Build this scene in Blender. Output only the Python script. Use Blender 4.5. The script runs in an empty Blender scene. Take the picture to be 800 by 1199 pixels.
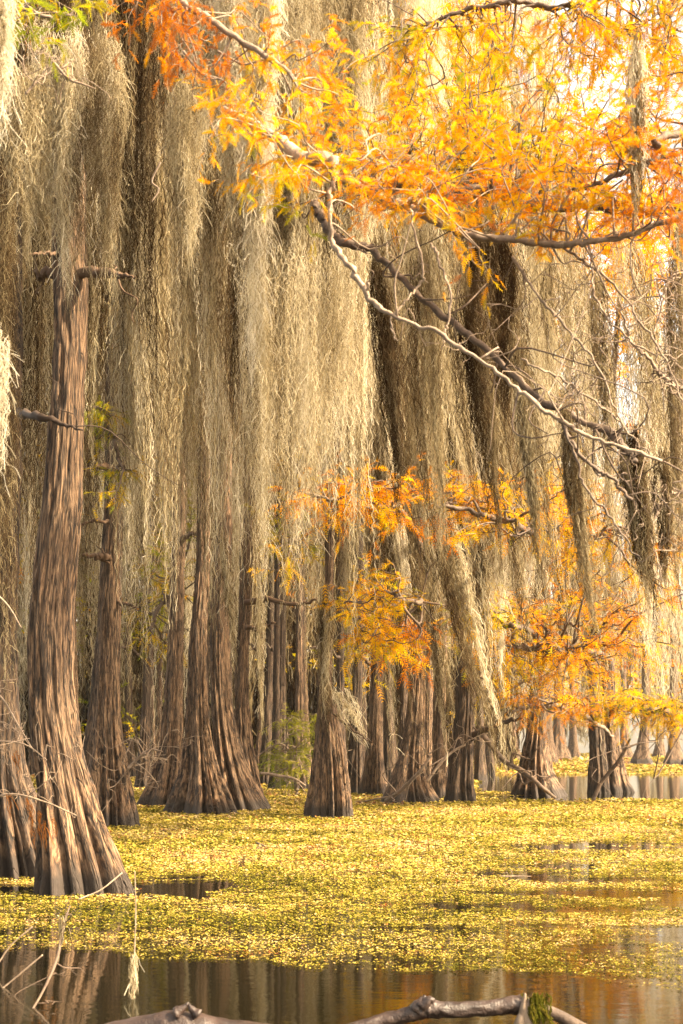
import bpy, math, random
import numpy as np
from mathutils import Vector
RNG = np.random.default_rng(11); random.seed(5)
C = bpy.context.scene.collection
CAM_H, F, U0, V0 = 1.6, 1600.0, 400.0, 872.0
def P(u, v, d):                       # a point seen at photo pixel (u, v), d metres away
    return np.array([(u-U0)/F*d, d, CAM_H+(V0-v)/F*d])
def water_v(d): return V0 + CAM_H*F/d
def water_d(v): return CAM_H*F/(v-V0)

# ------------------------------------------------------------------ mesh helpers
def mesh_np(name, verts, faces, mat, attrs=None, smooth=False, loc=None):
    """verts (N,3); faces list of int arrays (M,3) or (M,4)."""
    if not isinstance(faces, (list, tuple)): faces = [faces]
    faces = [f for f in faces if len(f)]
    if loc is not None: verts = verts - np.asarray(loc)
    me = bpy.data.meshes.new(name)
    me.vertices.add(len(verts)); me.vertices.foreach_set('co', np.ascontiguousarray(verts, np.float32).ravel())
    tot = np.concatenate([np.full(len(f), f.shape[1], np.int32) for f in faces])
    idx = np.concatenate([f.astype(np.int32).ravel() for f in faces])
    st = np.concatenate([[0], np.cumsum(tot)[:-1]]).astype(np.int32)
    me.loops.add(len(idx)); me.loops.foreach_set('vertex_index', idx)
    me.polygons.add(len(tot)); me.polygons.foreach_set('loop_start', st)
    me.polygons.foreach_set('use_smooth', np.full(len(tot), smooth))
    me.update(calc_edges=True)
    for k, a in (attrs or {}).items():
        a = np.ascontiguousarray(a, np.float32)
        if a.ndim == 1:
            me.attributes.new(k, 'FLOAT', 'POINT').data.foreach_set('value', a)
        else:
            me.attributes.new(k, 'FLOAT_VECTOR', 'POINT').data.foreach_set('vector', a.ravel())
    me.materials.append(mat)
    return me
def link(name, data, parent=None, loc=None, label=None, cat=None, group=None, kind=None):
    o = bpy.data.objects.new(name, data); C.objects.link(o)
    if loc is not None: o.location = [float(x) for x in loc]
    if parent is not None: o.parent = parent
    if label: o['label'] = label
    if cat: o['category'] = cat
    if group: o['group'] = group
    if kind: o['kind'] = kind
    return o
def thing(name, loc, label, cat, group=None): return link(name, None, None, loc, label, cat, group)

class Geo:
    """collects ribbons / tubes / leaflets as numpy arrays"""
    def __init__(s): s.v=[]; s.q=[]; s.t=[]; s.tone=[]; s.n=0
    def add(s, v, q=None, t=None, tone=0.5):
        v=np.asarray(v,float).reshape(-1,3)
        if q is not None: s.q.append(np.asarray(q)+s.n)
        if t is not None: s.t.append(np.asarray(t)+s.n)
        s.v.append(v); s.n+=len(v)
        s.tone.append(np.broadcast_to(np.asarray(tone,float).ravel() if np.ndim(tone) else tone,(len(v),)))
    def mesh(s, name, mat, loc=None, smooth=False):
        f=[]
        if s.q: f.append(np.concatenate(s.q))
        if s.t: f.append(np.concatenate(s.t))
        return mesh_np(name, np.concatenate(s.v), f, mat, {'tone':np.concatenate(s.tone)}, smooth, loc)

def hsh(i, j, seed):
    n = (i.astype(np.int64)*374761393 + j.astype(np.int64)*668265263 + seed*974634777) & 0x7fffffff
    n = ((n ^ (n >> 13))*1274126177) & 0x7fffffff
    return ((n ^ (n >> 16)) & 0xffff)/65535.0
def vnoise(x, y, seed=0, px=None):
    xi=np.floor(x).astype(int); yi=np.floor(y).astype(int); fx=x-xi; fy=y-yi
    fx=fx*fx*(3-2*fx); fy=fy*fy*(3-2*fy)
    x1=xi+1
    if px: xi=xi%px; x1=x1%px
    a=hsh(xi,yi,seed); b=hsh(x1,yi,seed); c=hsh(xi,yi+1,seed); d=hsh(x1,yi+1,seed)
    return (a*(1-fx)+b*fx)*(1-fy)+(c*(1-fx)+d*fx)*fy
def fbm(x,y,seed=0,o=3):
    r=0;a=.5
    for k in range(o): r=r+a*vnoise(x*2**k,y*2**k,seed+k*17); a*=.5
    return r/(1-.5**o)

def catmull(pts, n):
    pts=np.asarray(pts,float)
    if len(pts)==2: pts=np.array([pts[0],(pts[0]+pts[1])/2,pts[1]])
    p=np.vstack([2*pts[0]-pts[1],pts,2*pts[-1]-pts[-2]])
    m=len(pts)-1; out=[]
    for t in np.linspace(0,m,n):
        i=min(int(t),m-1); f=t-i
        a,b,c,d=p[i],p[i+1],p[i+2],p[i+3]
        out.append(.5*((2*b)+(-a+c)*f+(2*a-5*b+4*c-d)*f*f+(-a+3*b-3*c+d)*f**3))
    return np.array(out)
def tube(g, path, rad, sides=7, tone=.5, rough=0.0, seed=0):
    path=np.asarray(path,float); k=len(path); rad=np.broadcast_to(rad,(k,))
    tg=np.gradient(path,axis=0); tg/=np.linalg.norm(tg,axis=1)[:,None]+1e-9
    up=np.array([.13,.27,.95]) if abs(tg[0,2])<.9 else np.array([.9,.3,.1])
    s=np.cross(tg,up); s/=np.linalg.norm(s,axis=1)[:,None]+1e-9; w=np.cross(s,tg)
    a=np.arange(sides)/sides*2*math.pi
    r=rad[:,None]*np.ones(sides)
    if rough:
        ii,jj=np.meshgrid(np.arange(k)*.55,np.arange(sides)*.9,indexing='ij'); r=r*(1+rough*(vnoise(ii,jj,seed)-.5)*2)
    v=path[:,None]+r[...,None]*(np.cos(a)[None,:,None]*s[:,None]+np.sin(a)[None,:,None]*w[:,None])
    i,j=np.meshgrid(np.arange(k-1),np.arange(sides),indexing='ij'); j2=(j+1)%sides
    q=np.stack([i*sides+j,i*sides+j2,(i+1)*sides+j2,(i+1)*sides+j],-1).reshape(-1,4)
    n=k*sides; v=np.vstack([v.reshape(-1,3),path[0]-tg[0]*rad[0]*.3,path[-1]+tg[-1]*rad[-1]*.5])
    jj=np.arange(sides); j2=(jj+1)%sides
    t=np.vstack([np.stack([j2,jj,np.full(sides,n)],1),np.stack([(k-1)*sides+jj,(k-1)*sides+j2,np.full(sides,n+1)],1)])
    g.add(v,q,t,tone)

# ------------------------------------------------------------------ materials
def new_mat(name):
    m=bpy.data.materials.new(name); m.use_nodes=True; nt=m.node_tree; nt.nodes.clear(); return m,nt
def N(nt,t,**kw):
    n=nt.nodes.new(t)
    for k,v in kw.items():
        if k.startswith('_'): setattr(n,k[1:],v)
        else: n.inputs[k.replace('__',' ')].default_value=v
    return n
def ramp(nt, stops):
    r=nt.nodes.new('ShaderNodeValToRGB'); e=r.color_ramp.elements
    while len(e)<len(stops): e.new(.5)
    for x,(p,c) in zip(e,stops): x.position=p; x.color=(*c,1)
    return r
def fibre_mat(name, stops, trans=.35, rough=.8, noise=3.0):
    m,nt=new_mat(name); L=nt.links
    at=N(nt,'ShaderNodeAttribute',_attribute_name='tone')
    geo=nt.nodes.new('ShaderNodeNewGeometry')
    nz=N(nt,'ShaderNodeTexNoise',Scale=noise,Detail=2.0); L.new(geo.outputs['Position'],nz.inputs['Vector'])
    ma=N(nt,'ShaderNodeMath',_operation='MULTIPLY_ADD'); ma.inputs[1].default_value=.5; L.new(nz.outputs['Fac'],ma.inputs[0])
    sub=N(nt,'ShaderNodeMath',_operation='SUBTRACT'); sub.inputs[1].default_value=.25; L.new(at.outputs['Fac'],sub.inputs[0]); L.new(sub.outputs[0],ma.inputs[2])
    r=ramp(nt,stops); L.new(ma.outputs[0],r.inputs[0])
    d=N(nt,'ShaderNodeBsdfDiffuse',Roughness=.6); t=nt.nodes.new('ShaderNodeBsdfTranslucent')
    L.new(r.outputs[0],d.inputs[0]); L.new(r.outputs[0],t.inputs[0])
    mx=nt.nodes.new('ShaderNodeMixShader'); mx.inputs[0].default_value=trans; L.new(d.outputs[0],mx.inputs[1]); L.new(t.outputs[0],mx.inputs[2])
    o=nt.nodes.new('ShaderNodeOutputMaterial'); L.new(mx.outputs[0],o.inputs[0])
    return m
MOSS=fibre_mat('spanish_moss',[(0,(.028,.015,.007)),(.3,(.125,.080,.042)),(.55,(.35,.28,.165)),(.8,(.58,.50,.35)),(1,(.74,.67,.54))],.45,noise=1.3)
LEAF=fibre_mat('cypress_needles',[(0,(.24,.28,.02)),(.25,(.70,.47,.025)),(.5,(.72,.33,.02)),(.72,(.64,.18,.015)),(1,(.34,.10,.02))],.4,noise=2.2)
WEED=fibre_mat('duckweed',[(0,(.05,.055,.01)),(.22,(.15,.13,.02)),(.45,(.34,.26,.045)),(.7,(.50,.37,.11)),(.85,(.58,.42,.24)),(.93,(.36,.18,.06)),(1,(.20,.06,.02))],.2,noise=.35)
DEADL=fibre_mat('dried_leaves',[(0,(.06,.03,.015)),(.5,(.16,.06,.02)),(1,(.30,.11,.03))],.25)
LIME=fibre_mat('lime_leaves',[(0,(.13,.17,.02)),(.5,(.28,.29,.035)),(1,(.50,.42,.05))],.4)

def bark_mat(name, dark, mid, light, grey=(.4,.36,.30), wet=True, scale=1.0, bump=.9):
    m,nt=new_mat(name); L=nt.links
    at=N(nt,'ShaderNodeAttribute',_attribute_name='bk')
    mp=N(nt,'ShaderNodeMapping'); mp.inputs['Scale'].default_value=(34*scale,34*scale,2.7*scale); L.new(at.outputs['Vector'],mp.inputs['Vector'])
    n1=N(nt,'ShaderNodeTexNoise',Scale=1.0,Detail=6.0,Roughness=.68,Distortion=.9); L.new(mp.outputs[0],n1.inputs['Vector'])
    mp2=N(nt,'ShaderNodeMapping'); mp2.inputs['Scale'].default_value=(3.2,3.2,.7); L.new(at.outputs['Vector'],mp2.inputs['Vector'])
    n2=N(nt,'ShaderNodeTexNoise',Scale=1.6,Detail=5.0,Roughness=.7); L.new(mp2.outputs[0],n2.inputs['Vector'])
    mp3=N(nt,'ShaderNodeMapping'); mp3.inputs['Scale'].default_value=(110*scale,110*scale,5.5*scale); L.new(at.outputs['Vector'],mp3.inputs['Vector'])
    n3=N(nt,'ShaderNodeTexNoise',Scale=1.0,Detail=3.0,Roughness=.6,Distortion=.4); L.new(mp3.outputs[0],n3.inputs['Vector'])
    mm=N(nt,'ShaderNodeMath',_operation='MULTIPLY_ADD'); mm.inputs[1].default_value=.75; L.new(n3.outputs['Fac'],mm.inputs[0]); L.new(n1.outputs['Fac'],mm.inputs[2])
    m4=N(nt,'ShaderNodeMath',_operation='SUBTRACT'); m4.inputs[1].default_value=.375; L.new(mm.outputs[0],m4.inputs[0])
    r=ramp(nt,[(.38,dark),(.5,mid),(.63,light)]); L.new(m4.outputs[0],r.inputs[0])
    n4=N(nt,'ShaderNodeTexNoise',Scale=.62,Detail=3.0,Roughness=.55,Distortion=.5); L.new(mp.outputs[0],n4.inputs['Vector'])
    ab=N(nt,'ShaderNodeMath',_operation='SUBTRACT'); ab.inputs[1].default_value=.5; L.new(n4.outputs['Fac'],ab.inputs[0])
    ac=N(nt,'ShaderNodeMath',_operation='ABSOLUTE'); L.new(ab.outputs[0],ac.inputs[0])
    ck=N(nt,'ShaderNodeMapRange'); ck.inputs[1].default_value=.004; ck.inputs[2].default_value=.045; ck.inputs[3].default_value=.18; L.new(ac.outputs[0],ck.inputs[0])
    r2=ramp(nt,[(.45,(0,0,0)),(.7,(1,1,1))]); L.new(n2.outputs['Fac'],r2.inputs[0])
    mg=N(nt,'ShaderNodeMath',_operation='MULTIPLY'); mg.inputs[1].default_value=.28; L.new(r2.outputs[0],mg.inputs[0])
    mx=N(nt,'ShaderNodeMix',_data_type='RGBA'); L.new(mg.outputs[0],mx.inputs[0]); L.new(r.outputs[0],mx.inputs[6]); mx.inputs[7].default_value=(*grey,1)
    cm=N(nt,'ShaderNodeVectorMath',_operation='SCALE'); L.new(mx.outputs[2],cm.inputs[0]); L.new(ck.outputs[0],cm.inputs['Scale'])
    col=cm.outputs[0]
    hh=N(nt,'ShaderNodeMath',_operation='MULTIPLY_ADD'); hh.inputs[1].default_value=.5; L.new(ck.outputs[0],hh.inputs[0]); L.new(m4.outputs[0],hh.inputs[2])
    b=N(nt,'ShaderNodeBsdfPrincipled',Roughness=.85)
    if wet:
        geo=nt.nodes.new('ShaderNodeNewGeometry'); sp=nt.nodes.new('ShaderNodeSeparateXYZ'); L.new(geo.outputs['Position'],sp.inputs[0])
        ad=N(nt,'ShaderNodeMath',_operation='MULTIPLY_ADD'); ad.inputs[1].default_value=-.5; L.new(n2.outputs['Fac'],ad.inputs[0]); L.new(sp.outputs[2],ad.inputs[2])
        mr=N(nt,'ShaderNodeMapRange'); mr.inputs[1].default_value=-.08; mr.inputs[2].default_value=.12; L.new(ad.outputs[0],mr.inputs[0])
        m3=N(nt,'ShaderNodeMix',_data_type='RGBA'); L.new(mr.outputs[0],m3.inputs[0]); m3.inputs[6].default_value=(.035,.024,.018,1); L.new(col,m3.inputs[7]); col=m3.outputs[2]
    L.new(col,b.inputs['Base Color'])
    bp=N(nt,'ShaderNodeBump',Strength=bump,Distance=.045); L.new(hh.outputs[0],bp.inputs['Height']); L.new(bp.outputs[0],b.inputs['Normal'])
    o=nt.nodes.new('ShaderNodeOutputMaterial'); L.new(b.outputs[0],o.inputs[0])
    return m
BARK=bark_mat('cypress_bark',(.018,.008,.004),(.115,.060,.031),(.27,.165,.098),grey=(.24,.17,.115))
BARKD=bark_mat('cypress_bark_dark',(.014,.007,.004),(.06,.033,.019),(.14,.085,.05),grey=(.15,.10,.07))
def twig_mat(name, a, b2, rough=.75, sc=6.0):
    m,nt=new_mat(name); L=nt.links
    geo=nt.nodes.new('ShaderNodeNewGeometry')
    n1=N(nt,'ShaderNodeTexNoise',Scale=sc,Detail=5.0,Roughness=.7); L.new(geo.outputs['Position'],n1.inputs['Vector'])
    r=ramp(nt,[(.35,a),(.65,b2)]); L.new(n1.outputs['Fac'],r.inputs[0])
    n2=N(nt,'ShaderNodeTexNoise',Scale=sc*9,Detail=4.0); L.new(geo.outputs['Position'],n2.inputs['Vector'])
    b=N(nt,'ShaderNodeBsdfPrincipled',Roughness=rough); L.new(r.outputs[0],b.inputs['Base Color'])
    bp=N(nt,'ShaderNodeBump',Strength=.6,Distance=.01); L.new(n2.outputs['Fac'],bp.inputs['Height']); L.new(bp.outputs[0],b.inputs['Normal'])
    o=nt.nodes.new('ShaderNodeOutputMaterial'); L.new(b.outputs[0],o.inputs[0]); return m
TW_DARK=twig_mat('dark_branch_bark',(.05,.03,.02),(.14,.09,.06))
TW_MID=twig_mat('brown_branch_bark',(.12,.08,.055),(.28,.20,.14))
TW_PALE=twig_mat('pale_dead_wood',(.17,.115,.08),(.36,.265,.19))
LOGM=twig_mat('wet_log_wood',(.014,.007,.005),(.048,.029,.023),.45,9.0)
GREENMOSS=fibre_mat('green_moss',[(0,(.02,.025,.004)),(.5,(.075,.075,.01)),(1,(.20,.15,.03))],.2,noise=8)

# ------------------------------------------------------------------ Spanish moss
def strands(g, top, bot, w, n, wid, seg, curl, tone, ton_var=.22, fuzz=.5, locks=6, taper=.25, topw=None, minlen=.25):
    """a hank: n wiry strands from around `top` down to `bot` (world points), w = half width in metres"""
    top=np.asarray(top,float); bot=np.asarray(bot,float); L=np.linalg.norm(bot-top)
    K=max(4,int(L/seg)+1)
    lk=RNG.normal(0,.5,(locks,2)); lktone=RNG.normal(0,ton_var*.8,locks); lklen=RNG.uniform(.6,1.05,locks); lklen[0]=1.05
    li=RNG.integers(0,locks,n)
    ln=np.clip(lklen[li]*RNG.beta(2.5,1.3,n)*1.15,minlen,1.08)
    lks=RNG.uniform(-.10,.05,locks)
    start=np.where(RNG.random(n)<.6,lks[li]+RNG.uniform(-.05,.04,n),RNG.uniform(0,.5,n)*(1-ln.clip(0,1)))
    t=np.linspace(0,1,K)[None,:]; T=start[:,None]+t*ln[:,None]
    env=np.interp(T,[0,.12,.45,.8,1.1],[topw if topw is not None else .7,1,.9,.6,taper])
    off=lk[li]*w+RNG.normal(0,.2*w,(n,2))
    pos=top+(bot-top)*T[...,None]
    ph=RNG.uniform(0,6.28,(locks,4))[li]
    mean=w*.18
    ox=off[:,0:1]*env+mean*np.sin(T*5+ph[:,0:1])+mean*.5*np.sin(T*13+ph[:,1:2])
    oy=off[:,1:2]*env+mean*np.sin(T*6+ph[:,2:3])
    p2=RNG.uniform(0,6.28,(n,3)); fr=L/max(.14,seg*2.6)*RNG.uniform(.6,1.3,(n,1))
    cx=curl*(np.sin(T*fr*6.28+p2[:,0:1])*.6); cy=curl*(np.cos(T*fr*6.28+p2[:,1:2])*.6)
    jit=RNG.normal(0,curl*.45,(n,K,3))
    pos=pos+jit; pos[...,0]+=ox+cx; pos[...,1]+=oy+cy
    a=RNG.uniform(0,math.pi,(n,1))+RNG.normal(0,.5,(n,K)); side=np.stack([np.cos(a),np.sin(a)*.8,RNG.normal(0,.25,(n,K))],-1)
    ww=wid*RNG.uniform(.5,1.3,(n,1))*np.interp(t,[0,.8,1],[1,.9,.35])
    tn=np.clip(tone+lktone[li]+RNG.normal(0,ton_var*.6,n),0,1)
    ribbons(g,pos,side,ww,tn)
    m=int(n*fuzz*L/max(.6,seg*14))
    if m>0:
        si=RNG.integers(0,n,m); ki=RNG.integers(0,K-1,m); o=pos[si,ki]
        dr=RNG.normal(0,1,(m,3)); dr[:,2]-=.7; dr/=np.linalg.norm(dr,axis=1)[:,None]
        fl=max(curl*5,seg*1.6)*RNG.uniform(.5,1.4,(m,1,1)); tt=np.linspace(0,1,4)[None,:,None]
        fp=o[:,None]+dr[:,None]*fl*tt; fp[...,2]-=(fl*tt**2*.8)[...,0]; fp+=RNG.normal(0,curl*.4,fp.shape)*tt
        a=RNG.uniform(0,math.pi,(m,1)); sd=np.stack([np.cos(a),np.sin(a),RNG.normal(0,.6,(m,1))],-1)*np.ones((1,4,1))
        ribbons(g,fp,sd,wid*.7*np.ones((m,4)),np.clip(tn[si]+.12,0,1))
def ribbons(g,pos,side,ww,tn):
    n,K=pos.shape[:2]
    v=np.stack([pos-side*ww[...,None]*.5,pos+side*ww[...,None]*.5],2)
    i,k=np.meshgrid(np.arange(n),np.arange(K-1),indexing='ij'); b=(i*K+k)*2
    q=np.stack([b,b+1,b+3,b+2],-1).reshape(-1,4)
    g.add(v,q,None,np.repeat(tn,K*2))
def moss_px(g,u,v0,v1,w,d,lean=0,tone=.5,n=120,curl=None,dd=0,**kw):
    top=P(u,v0,d); bot=P(u+lean*(v1-v0),v1,d+dd)
    s=d/F
    strands(g,top,bot,w*.5*s,n,kw.pop('wid',max(.0045,d*.00050)),kw.pop('seg',max(.035,d*.0042)),curl if curl is not None else max(.012,d*.0014),tone,**kw)
def hank(label,group,u,v0,v1,w,d,lean=0,tone=.5,n=120,name='moss_hank',**kw):
    g=Geo(); moss_px(g,u,v0,v1,w,d,lean,tone,n,**kw)
    loc=P(u,v0,d)
    return link(name,g.mesh(name,MOSS,loc),None,loc,label,'moss',group)

# ------------------------------------------------------------------ foliage
def fronds(g, org, dr, ln, tone, pairs=9, lw=.085, ll=.17):
    """feathery cypress sprays: org (n,3), dr (n,3) unit, ln (n,), tone (n,)"""
    n=len(org)
    rnd=RNG.normal(0,1,(n,3)); rnd[:,2]+=1.2
    nrm=rnd-(rnd*dr).sum(1)[:,None]*dr; nrm/=np.linalg.norm(nrm,axis=1)[:,None]+1e-9
    sd=np.cross(dr,nrm)
    t=np.linspace(.08,1,pairs); t=np.repeat(t,2); sg=np.tile([-1,1],pairs)
    droop=-.25
    base=org[:,None]+dr[:,None]*(ln[:,None]*t)[...,None]; base[...,2]+=(droop*ln[:,None]*t**2)
    L=ln[:,None]*ll*2*np.sin(math.pi*(.18+.72*t))*RNG.uniform(.75,1.2,(n,2*pairs))
    d2=dr[:,None]*.55+sd[:,None]*sg[None,:,None]*.85+nrm[:,None]*RNG.normal(0,.22,(n,2*pairs,1))
    tip=base+d2*L[...,None]; tip[...,2]-=L*.15
    hw=(dr*1.0)[:,None]*(ln*lw)[:,None,None]*.5
    v=np.stack([base-hw,base+hw,tip+hw*.4],2)
    m=n*2*pairs; tri=np.arange(m*3).reshape(m,3)
    g.add(v,None,tri,np.repeat(np.clip(tone,0,1),2*pairs*3))
    # rachis
    e=org+dr*ln[:,None]; e[:,2]+=droop*ln
    s2=nrm*(ln*.012)[:,None]
    v=np.stack([org-s2,org+s2,e],1); g.add(v,None,np.arange(n*3).reshape(n,3),np.repeat(np.clip(tone+.25,0,1),3))
def twig_paths(start,end,bend=.10,k=9):
    start=np.asarray(start,float); end=np.asarray(end,float); L=np.linalg.norm(end-start)
    m=(start+end)/2+RNG.normal(0,bend*L,3)*[1,1,.8]; m2=start+(end-start)*.25+RNG.normal(0,bend*.6*L,3); m3=start+(end-start)*.78+RNG.normal(0,bend*.5*L,3)
    return catmull([start,m2,m,m3,end],k+6)
def leafy_twig(gt,gl,start,end,r0,s=1.0,tone=.4,nside=6,side_len=.28,nf=7,flen=.10,pairs=9,tv=.13):
    p=twig_paths(start,end); tube(gt,p,np.linspace(r0,r0*.3,len(p)),5,.5)
    O=[];D=[]
    tv0=tone
    L=np.linalg.norm(p[-1]-p[0])
    def fill(path,a,nn):
        for t in np.linspace(a,1,nn):
            x=t*(len(path)-1); i=min(int(x),len(path)-2); o=path[i]+(path[i+1]-path[i])*(x-i)
            d=(path[i+1]-path[i]); d/=np.linalg.norm(d)+1e-9
            q=d*.7+RNG.normal(0,.55,3)*[1,1,.6]; q[2]-=.25; O.append(o); D.append(q/np.linalg.norm(q))
    fill(p,.45,max(3,int(nf*.8)))
    for k in range(nside):
        i=RNG.integers(int(len(p)*.3),len(p)); d=p[min(i+1,len(p)-1)]-p[max(i-1,0)]; d/=np.linalg.norm(d)+1e-9
        q=d*.6+RNG.normal(0,.6,3)*[1,1,.55]; q/=np.linalg.norm(q)
        e=p[i]+q*side_len*s*RNG.uniform(.5,1.25); e[2]-=.04*s
        sp=twig_paths(p[i],e,.12,4); tube(gt,sp,np.linspace(r0*.4,r0*.15,len(sp)),4,.5)
        fill(sp,.15,nf)
    O=np.array(O);D=np.array(D)
    fronds(gl,O,D,flen*s*RNG.uniform(.6,1.3,len(O)),tone+RNG.normal(0,tv,len(O)),pairs)

# ------------------------------------------------------------------ trunks
def trunk_mesh(name,pts,d,mat,loc,seed,lobes=9,flute=.30,flare_h=2.0,na=96,nz=120,barkamp=.022,sub=.35,lob_top=.05,ws=.94):
    """pts: (u, v, half width px) from the water up"""
    W=np.array([[*P(u,v,d),hw*d/F] for u,v,hw in pts])
    W[:,3]*=ws
    W=np.vstack([W[0]+np.array([W[0,0]-W[1,0],0,-sub,0])*[.05,1,1,1],W]); W[0,3]=W[1,3]*1.06
    c=catmull(W,nz); z=c[:,2]; r=c[:,3].clip(.02)
    th=np.arange(na)/na*2*math.pi
    rs=np.random.default_rng(seed)
    # flutes: rounded ribs with sharp creases, positions warped round the trunk
    ph=rs.uniform(0,6.28); warp=.35*np.sin(th*2+rs.uniform(0,6))+.25*np.sin(th*3+rs.uniform(0,6))
    Z,T=np.meshgrid(z,th+warp,indexing='ij')
    tw=rs.uniform(-.12,.12); flute*=1.5
    rib=np.abs(np.sin((T*lobes/2)+ph+tw*Z)); rib2=np.abs(np.sin(T*lobes*.95+ph*2+.2*Z))
    amt=np.interp(z,[0,flare_h*.4,flare_h,flare_h*2.2],[flute,flute*.75,flute*.3,lob_top])[:,None]
    big=vnoise(th[None,:]/6.2832*5+0*Z,Z*.3,seed+3,px=5)-.5
    nb1=max(16,min(int(2*math.pi*r.mean()/.055),na//4)); nb2=nb1*2
    thn=th/6.28318530718
    bark=(vnoise(thn[None,:]*nb1+vnoise(Z*1.9,0*Z,seed+8)*2.0,Z*2.6,seed,px=nb1)-.5)*1.2+(vnoise(thn[None,:]*nb2,Z*4.5,seed+1,px=nb2)-.5)*.7
    strip=vnoise(thn[None,:]*nb1*.5+vnoise(Z*2.1,0*Z,seed+5)*.8,Z*2.6,seed+4,px=max(8,nb1//2)); strip=(strip>.62)*(strip-.62)*.9
    R=r[:,None]*(1+amt*.5-amt*1.25*(1-rib**.6)-amt*.5*(1-rib2**.8)+amt*.9*big+.12*big)+(bark*1.9+strip)*barkamp
    x=c[:,0:1]+R*np.cos(th); y=c[:,1:2]+R*np.sin(th)
    v=np.stack([x,y,Z+0*R],-1).reshape(-1,3)
    i,j=np.meshgrid(np.arange(nz-1),np.arange(na),indexing='ij'); j2=(j+1)%na
    q=np.stack([i*na+j,i*na+j2,(i+1)*na+j2,(i+1)*na+j],-1).reshape(-1,4)
    r0=float(np.median(r))
    bk=np.stack([np.cos(th)[None,:]*r0+0*Z,np.sin(th)[None,:]*r0+0*Z,Z+seed*3.1],-1).reshape(-1,3)
    n=len(v); v=np.vstack([v,c[-1:,:3]]); bk=np.vstack([bk,bk[-1:]])
    jj=np.arange(na); t=np.stack([(nz-1)*na+jj,(nz-1)*na+(jj+1)%na,np.full(na,n)],1)
    return mesh_np(name,v,[q,t],mat,{'bk':bk},True,loc)
def limb_mesh(name,pts,mat,loc,sides=9,rough=.4,k=26,forks=0):
    W=np.array([[*P(u,v,d),hw*d/F] for u,v,d,hw in pts]); c=catmull(W,k); g=Geo(); c[:,3]*=np.linspace(.95,.55,k); c[1:,:3]+=RNG.normal(0,.0006*pts[0][2],(k-1,3))
    tube(g,c[:,:3],c[:,3].clip(.004),sides,.5,rough,int(abs(W[0,0]*100)))
    for f in range(forks):
        i=int(RNG.integers(k//4,k-2)); L=RNG.uniform(.12,.5)*np.linalg.norm(W[-1,:3]-W[0,:3])
        e=c[i,:3]+np.array([RNG.normal(0,.6),RNG.normal(0,.4),RNG.normal(-.1,.5)])*L
        p=twig_paths(c[i,:3],e,.14); tube(g,p,np.linspace(max(.006,c[i,3]*.4),max(.003,c[i,3]*.12),len(p)),5,.5)
    return g.mesh(name,mat,loc,True)
_crown={}
def crown_mesh(kind):
    if kind in _crown: return _crown[kind]
    g=Geo(); n=1300 if kind<3 else 500
    cl=RNG.normal(0,1,(26,3))*[1.9,1.9,1.6]
    o=cl[RNG.integers(0,26,n)]+RNG.normal(0,.42,(n,3))*[1,1,.45]
    dr=RNG.normal(0,1,(n,3))*[1,1,.4]; dr/=np.linalg.norm(dr,axis=1)[:,None]
    fronds(g,o,dr,RNG.uniform(.25,.5,n),RNG.normal(.42,.15,n),5,.16,.22)
    _crown[kind]=g.mesh('crown',LEAF); return _crown[kind]
def tree(label,pts,d,group=None,mat=None,seed=1,lobes=9,top=17.0,limbs=(),crown=True,name='cypress_tree',**kw):
    """pts from the water up; the trunk goes on to `top` metres above the frame"""
    u,v,hw=pts[0]; loc=P(u,water_v(d),d); loc[2]=0
    pu,pv,ph_=pts[-1]; ztop=CAM_H+(V0-pv)/F*d
    if top>ztop+.5:
        vt=V0-(top-CAM_H)/d*F
        pts=list(pts)+[(pu+(pu-pts[-2][0])*.3,(pv+vt)/2,ph_*.8),(pu+(pu-pts[-2][0])*.3+RNG.normal(0,6),vt,ph_*.4)]
    t=thing(name,loc,label,'tree',group)
    m=mat or BARK
    link('trunk',trunk_mesh('trunk',pts,d,m,loc,seed,lobes,**kw),t)
    for lp in limbs: link('limb',limb_mesh('limb',lp,m if len(lp[0])<5 else TW_DARK,loc,forks=2),t)
    if crown:
        c=link('crown',crown_mesh(int(RNG.integers(0,3))),t); e=P(pts[-1][0],0,d); c.location=(e[0]-loc[0],0,top+.5)
        c.rotation_euler=(0,0,RNG.uniform(0,6)); 
    return t
HAZE=.00022

# ================================================================== WATER, SKY
def build_water():
    m,nt=new_mat('swamp_water'); L=nt.links
    b=N(nt,'ShaderNodeBsdfPrincipled',Roughness=.04); b.inputs['Base Color'].default_value=(.006,.005,.002,1); b.inputs['IOR'].default_value=1.33
    tc=nt.nodes.new('ShaderNodeNewGeometry'); mp=N(nt,'ShaderNodeMapping'); mp.inputs['Scale'].default_value=(1.2,3.0,1); L.new(tc.outputs['Position'],mp.inputs['Vector'])
    n=N(nt,'ShaderNodeTexNoise',Scale=2.2,Detail=3.0); L.new(mp.outputs[0],n.inputs['Vector'])
    bp=N(nt,'ShaderNodeBump',Strength=.05,Distance=.03); L.new(n.outputs['Fac'],bp.inputs['Height']); L.new(bp.outputs[0],b.inputs['Normal'])
    o=nt.nodes.new('ShaderNodeOutputMaterial'); L.new(b.outputs[0],o.inputs[0])
    S=900.; v=np.array([[-S,-60,0],[S,-60,0],[S,1500,0],[-S,1500,0]])
    link('water',mesh_np('water',v,np.array([[0,1,2,3]]),m),kind='structure')
build_water()

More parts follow.
